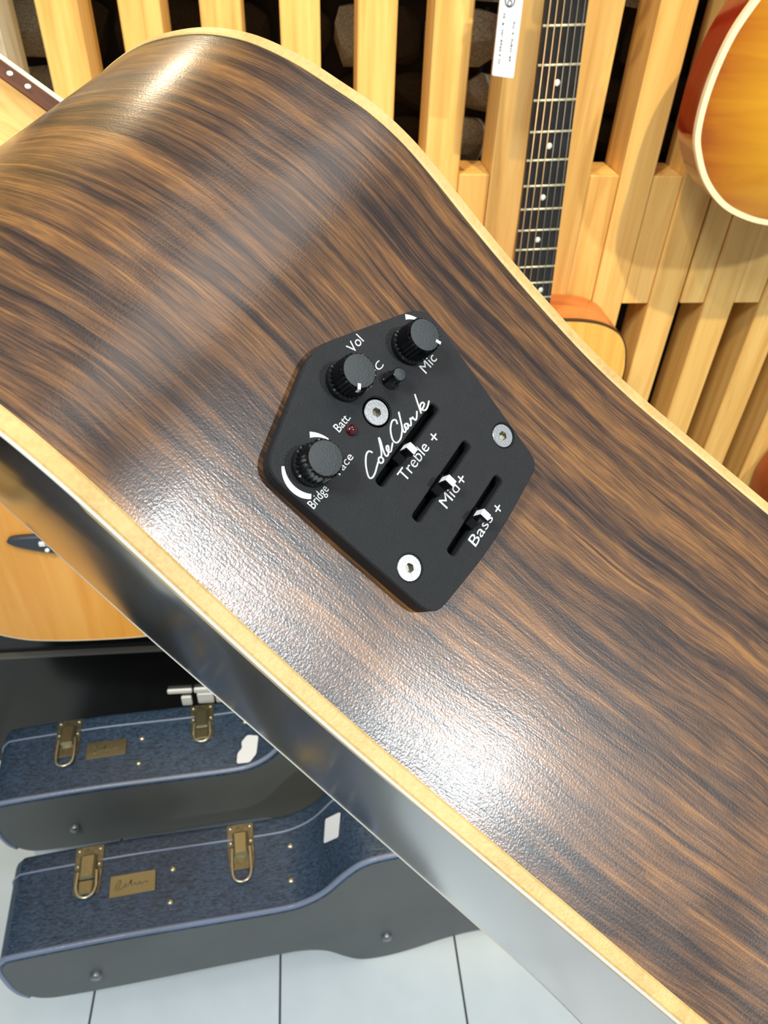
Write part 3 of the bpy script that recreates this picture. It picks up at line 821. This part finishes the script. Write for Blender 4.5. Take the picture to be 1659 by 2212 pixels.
# vertical reference: nut position so that fret 1 sits at z=1.3516
ZN = 1.3516 + 0.0364
ob2 = closed_body([(0, 1.028), (.045, 1.027), (.080, 1.024), (.107, 1.017), (.129, 1.004), (.141, .986), (.146, .966), (.148, .94), (.142, .89), (.128, .83), (.125, .79), (.145, .73), (.185, .66), (.198, .60), (.185, .54), (.14, .50), (.07, .482), (0, .478)])
body_parts(g2, ob2, 0.006, 0.088, M_orangeside, M_natural, M_orangeside, M_darkline, .0009)
pos2 = neck_parts(g2, 1.028, 0.945, ZN, .0425, .0558, -0.002, M_orangeside, M_ebony, .648, 20, bridge_z=.70)
mb = MB(); mb.prism(rounded([(-.085, .685), (.085, .685), (.085, .712), (-.085, .712)], .006), 0, .01, tf=lambda p: Vector((p[0], .006 - p[2], p[1]))); mb.build('bridge', M_ebony, g2)
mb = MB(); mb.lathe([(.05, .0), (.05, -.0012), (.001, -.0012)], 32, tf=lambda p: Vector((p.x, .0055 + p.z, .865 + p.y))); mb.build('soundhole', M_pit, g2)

# --- sunburst electric guitar at the right
g3 = empty('electric_guitar', (0.585, 0.828, 1.325))
tag(g3, 'amber flame-top sunburst electric guitar with cream binding, hanging on the slats', 'guitar')
ob3 = closed_body([(0, .255), (.05, .262), (.10, .245), (.125, .205), (.120, .165), (.112, .135), (.118, .100), (.140, .062), (.158, .025), (.1665, -.02), (.1655, -.062), (.156, -.088), (.138, -.115), (.110, -.139), (.078, -.153), (.045, -.160), (0, -.162)])
body_parts(g3, ob3, 0.0, 0.048, M_redside, M_burst, M_redside, M_cream, .0055, dome=.012, top_name='flame_top')
neck_parts(g3, .25, .12, .62, .043, .057, -.012, M_redside, M_ebony, .628, 20, bridge_z=-.03)
MB().box((0, -.016, -.03), (.075, .010, .012)).build('bridge', M_nickel, g3)
for z in (.02, .09): MB().box((0, -.013, z), (.07, .010, .036)).build('pickup', M_nickel, g3)
for x, z in ((.095, -.06), (.12, -.02), (.125, -.09), (.148, -.05)):
    MB().lathe([(.011, 0), (.0105, .012), (.009, .014)], 20, tf=lambda p, x=x, z=z: Vector((x + p.x, -.006 - p.z, z + p.y))).build('control_knob', M_cream, g3)

# --- orange acoustic, lower left
g4 = empty('acoustic_guitar', (-0.362, 0.848, 0.0))
tag(g4, 'aged amber acoustic guitar hanging at the left, dark bridge with white saddle', 'guitar')
ob4 = closed_body([(0, .965), (.06, .962), (.11, .945), (.142, .905), (.146, .86), (.132, .805), (.125, .765), (.140, .715), (.180, .655), (.203, .60), (.200, .55), (.170, .505), (.12, .480), (.06, .4715), (0, .470)])
body_parts(g4, ob4, 0.0, 0.095, M_orangeside, M_amber_nat, M_orangeside, M_cream, .0022)
neck_parts(g4, .965, .88, 1.33, .043, .056, -.008, M_orangeside, M_ebony, .648, 20, bridge_z=.695)
br = catmull([(-.083, .7005), (-.072, .7085), (-.03, .711), (0, .711), (.03, .711), (.072, .7085), (.083, .7005), (.075, .690), (.03, .678), (0, .676), (-.03, .678), (-.068, .690)], 4, True)
mb = MB(); mb.prism(br, 0, .009, tf=lambda p: Vector((p[0], .0 - p[2], p[1])), inset=.002); brd = mb.build('bridge', M_blueblack, g4, 'dark blue-grey bridge')
MB().box((0, -.010, .699), (.074, .006, .006)).build('saddle', M_white, brd)
for q in range(6): MB().lathe([(.0028, 0), (.0034, .004), (.001, .006)], 12, tf=lambda p, q=q: Vector(((q / 5 - .5) * .058 + p.x, -.008 - p.z, .686 + p.y))).build('bridge_pin', M_white, brd)
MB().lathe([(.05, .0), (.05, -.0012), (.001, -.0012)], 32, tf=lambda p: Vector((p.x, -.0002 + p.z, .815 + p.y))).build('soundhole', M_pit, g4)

# --- red-brown guitar at the right edge
g5 = empty('acoustic_guitar', (0.915, 0.85, -0.05))
tag(g5, 'red-brown guitar body just showing at the right edge beyond the pale binding', 'guitar')
ob5 = closed_body([(0, .872), (.05, .870), (.09, .862), (.122, .846), (.145, .822), (.157, .79), (.161, .755), (.152, .70), (.130, .64), (.127, .60), (.150, .54), (.188, .47), (.196, .41), (.175, .35), (.12, .315), (0, .305)])
body_parts(g5, ob5, 0.0, 0.095, M_redbrown, M_redbrown, M_redbrown, M_darkline, .002)
neck_parts(g5, .872, .79, 1.23, .043, .056, -.008, M_redbrown, M_ebony, .648, 20, bridge_z=.52)
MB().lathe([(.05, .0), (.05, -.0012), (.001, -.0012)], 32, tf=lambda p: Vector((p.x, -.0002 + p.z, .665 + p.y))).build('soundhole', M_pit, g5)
MB().prism(rounded([(-.085, .505), (.085, .505), (.085, .532), (-.085, .532)], .006), 0, .009, tf=lambda p: Vector((p[0], -p[2], p[1]))).build('bridge', M_ebony, g5)

# ------------------------------------------------------------------ hanging price tag on the slats
pt = empty('price_tag', (0.2135, 0.872, 1.302)); pt.rotation_euler = (0, math.radians(-0.5), 0)
tag(pt, 'narrow white price tag hanging beside the dark fretboard', 'tag')
mb = MB(); mb.prism(rounded([(-.0118, .001), (.0118, -.0015), (.0118, .125), (-.0118, .125)], .002), 0, .0006, tf=lambda p: Vector((p[0], -p[2] + .0006 + .010 * (p[1] / .12) ** 2 * 0, p[1]))); mb.build('card', M_paper, pt)
def tag_line(x, z0, z1, seed):
    rr = random.Random(seed); mb = MB(); z = z0
    while z < z1:
        l_ = rr.uniform(.0008, .0024); w_ = rr.uniform(.0006, .0011)
        if rr.random() < .8: mb.box((x + rr.uniform(-.0002, .0002), -.0001, z + l_ / 2), (w_ * 1.6, .0001, l_))
        z += l_ + .0008
    mb.build('printed_line', M_ink, pt)
tag_line(-.0058, .012, .056, 3); tag_line(.0052, .014, .048, 5)
mb = MB(); mb.tube([(.0048 * math.cos(a / 10 * 6.283) - .0015, -.0001, .066 + .0052 * math.sin(a / 10 * 6.283)) for a in range(10)], .0006, 5, True); mb.tube([(.0022 * math.cos(a / 8 * 6.283) - .0015, -.0001, .064 + .0024 * math.sin(a / 8 * 6.283)) for a in range(8)], .0005, 5, True); mb.build('emblem', M_ink, pt)
MB().tube([(0, .0003, .12), (.01, .001, .16), (.025, .002, .20)], .0004, 5).build('string', M_white, pt)

# ------------------------------------------------------------------ guitar cases
CT = 0.152; CS = 0.122           # thickness, lid seam (from the face turned to the room)
top_c = [(-0.472, .195), (-0.470, .250), (-0.458, .272), (-0.435, .2785), (-0.30, .281), (-0.19, .276), (-0.08, .271), (-0.038, .276), (-0.003, .300), (.030, .347), (.0586, .374), (.10, .381), (.15, .374), (.21, .352), (.27, .345), (.34, .360), (.41, .380), (.48, .378), (.53, .345), (.552, .28), (.556, .19)]
bot_c = [(.552, .10), (.53, .04), (.48, .006), (.41, .001), (.34, .018), (.27, .034), (.21, .028), (.15, .008), (.10, .0), (.0586, .008), (.030, .035), (-0.003, .078), (-0.038, .098), (-0.08, .103), (-0.19, .104), (-0.30, .103), (-0.40, .106), (-0.440, .114), (-0.462, .138), (-0.470, .165)]
CASE = catmull(top_c + bot_c, 4, True)


def shell(y0, y1, r0, r1, m_face0, m_face1):
    """extruded case contour with rounded rims r0 (at y0) and r1 (at y1); 3 materials"""
    n = len(CASE); mb = MB(); rings = []
    def rim(y, r, sg):
        return [(offset(CASE, -r * (1 - math.cos(a))), y + sg * r * (1 - math.sin(a))) for a in (0.0, .5, 1.0, math.pi / 2)] if r > 0 else [(CASE, y)]
    seq = [(o, y) for o, y in reversed(rim(y0, r0, 1))] if r0 > 0 else [(CASE, y0)]
    seq += rim(y1, r1, -1)
    vs = [(x, y, z) for o, y in seq for x, z in o]; fs = []
    for i in range(len(seq) - 1):
        for j in range(n): fs.append((i * n + j, i * n + (j + 1) % n, (i + 1) * n + (j + 1) % n, (i + 1) * n + j))
    mb.add(vs, fs, 0, True)
    mb.add([vs[j] for j in range(n)], [tuple(range(n))], 1); mb.add([vs[(len(seq) - 1) * n + j] for j in range(n)], [tuple(range(n))], 2)
    return mb


me_body = shell(0.0, CS, 0.006, 0.0, 0, 0).mesh('case_shell', [M_vinyl, M_caseface, M_vinyl])
me_lid = shell(CS + .0015, CT, 0.0, 0.010, 0, 0).mesh('case_lid', [M_vinyl, M_vinyl, M_caseface])
me_pip = MB().tube([(x, .004, z) for x, z in (lambda q: q[-9:] + q[:len(top_c) * 4 - 3])(offset(CASE, .0012))], .0042, 8).mesh('piping', M_piping)
me_seam = MB().tube([(x, CS, z) for x, z in offset(CASE, .0004)], .0018, 6, True).mesh('seam_piping', M_piping)
me_rivet = MB().lathe([(.0052, 0), (.0050, .0018), (.0036, .0036), (.0012, .0044)], 16).mesh('rivet', M_nickel)
me_lrivet = MB().lathe([(.0032, 0), (.003, .0012), (.001, .002)], 10).mesh('latch_rivet', M_nickel)
me_foot = MB().lathe([(.0085, 0), (.0085, .006), (.0065, .0085), (.002, .009)], 18, tf=lambda p: Vector((p.x, -p.z, p.y))).mesh('foot', M_foot)


def ztop(s):
    best = 0
    for i in range(len(CASE)):
        (x0_, z0_), (x1_, z1_) = CASE[i], CASE[(i + 1) % len(CASE)]
        if min(x0_, x1_) <= s <= max(x0_, x1_) and abs(x1_ - x0_) > 1e-9:
            best = max(best, z0_ + (z1_ - z0_) * (s - x0_) / (x1_ - x0_))
    return best


def latch(parent, s, opened):
    z = ztop(s); o = empty('latch', (s, 0, z)); o.parent = parent
    # lid half of the plate and body half
    mb = MB(); mb.prism(rounded([(-.021, CS - .012), (.021, CS - .012), (.021, CT - .006), (-.021, CT - .006)], .003), 0, .0022, inset=.0006); mb.prism(rounded([(-.019, .072), (.019, .072), (.021, CS - .013), (-.021, CS - .013)], .003), 0, .0022, inset=.0006)
    mb.build('latch_plate', M_brassworn, o)
    for x in (-.0155, .0155):
        for y in (CS - .006, CT - .012):
            r = link('latch_rivet', me_lrivet, o); r.location = (x, y, 0.0022)
    mb = MB(); mb.prism(rounded([(-.011, CS - .030), (.011, CS - .030), (.012, CS + .008), (-.012, CS + .008)], .004), .0022, .011, inset=.003)
    if not opened: mb.prism(rounded([(-.010, CS - .052), (.010, CS - .052), (.011, CS - .031), (-.011, CS - .031)], .003), .0022, .009, inset=.002)
    mb.build('latch_lever', M_brass, o)
    y0_ = .052 if opened else .066
    pts = [(-.0135, CS - .016, .007), (-.0145, CS - .035, .006), (-.0140, y0_ + .014, .005), (-.010, y0_ + .004, .005), (0, y0_, .005), (.010, y0_ + .004, .005), (.0140, y0_ + .014, .005), (.0145, CS - .035, .006), (.0135, CS - .016, .007)]
    MB().tube(catmull(pts, 4), .0024, 8).build('latch_loop', M_nickel, o)
    return o


def make_case(label, loc, open_flags, dz=0.0):
    c = empty('guitar_case', loc); c.rotation_euler = (0, 0, math.atan(0.1))
    tag(c, label, 'guitar case', 'navy guitar cases on the floor')
    link('case_shell', me_body, c); link('case_lid', me_lid, c); link('piping', me_pip, c); link('seam_piping', me_seam, c)
    for s, f in zip((-0.352, -0.122), open_flags): latch(c, s, f)
    z = ztop(-.285) + .0006
    mb = MB(); mb.prism(rounded([(-.318, .060), (-.251, .060), (-.251, .092), (-.318, .092)], .0015), z, z + .0018, inset=.0006); p_ = mb.build('name_plate', M_brass, c)
    mb = MB(); pts = [(-.310, .070), (-.306, .082), (-.302, .083), (-.304, .075), (-.306, .069), (-.298, .073), (-.294, .078), (-.296, .072), (-.290, .075), (-.287, .082), (-.286, .072), (-.281, .077), (-.279, .072), (-.274, .077), (-.273, .072), (-.266, .076), (-.262, .074)]
    mb.tube([(x, y, z + .0018) for x, y in catmull(pts, 3)], .0008, 5); mb.build('engraved_script', M_brassworn, p_)
    for s, d in ((-.226, .089), (-.229, .040), (-.045, .0955), (-.049, .042)):
        r = link('rivet', me_rivet, c); r.location = (s, d, ztop(s) - .0003)
    for s, zz in ((-.352, .175), (.10, .10), (.43, .10), (.43, .28)):
        f_ = link('foot', me_foot, c); f_.location = (s, 0.0005, zz)
    return c


make_case('navy grained hard guitar case standing nearest, on the white tiles', (0.0, 0.4766, 0.0), (False, True))
make_case('navy hard guitar case standing behind the nearest case, against the black plinth', (-0.082, 0.713, 0.0), (True, False))

# white paper tags on the cases
pa = MB(); pa.prism(rounded([(-.022, -.014), (.010, -.020), (.026, .012), (-.008, .018)], .003), 0, .0012)
o = pa.build('paper_tag', M_paper); o.location = (0.012, 0.560, 0.338); o.rotation_euler = (math.radians(4), math.radians(-50), math.radians(6))
tag(o, 'white paper tag on the flare of the nearest navy case', 'tag')
pb = MB(); pb.prism(rounded([(-.016, -.028), (.006, -.026), (.016, -.010), (.016, .026), (-.004, .028), (-.013, .014), (-.010, .002), (-.017, -.008)], .004), 0, .0015)
o = pb.build('paper_tag', M_paper); o.location = (-0.128, 0.742, 0.2815); o.rotation_euler = (0, math.radians(-3), math.radians(-4))
tag(o, 'white S-shaped paper tag on the farther navy case', 'tag')

# white socket plate on the plinth
so = empty('wall_socket', (-0.248, 0.929, 0.19)); tag(so, 'white plates and squares of a socket strip low on the black plinth', 'socket')
for x, z, a, b_ in ((-.028, .022, .048, .010), (.026, .022, .052, .012), (-.018, -.010, .020, .026), (.020, -.004, .032, .030), (.05, -.008, .02, .022)):
    mb = MB(); mb.prism(rounded([(x - a / 2, z - b_ / 2), (x + a / 2, z - b_ / 2), (x + a / 2, z + b_ / 2), (x - a / 2, z + b_ / 2)], .003), 0, .005, tf=lambda p: Vector((p[0], -p[2], p[1])), inset=.001); mb.build('plate', M_white, so)
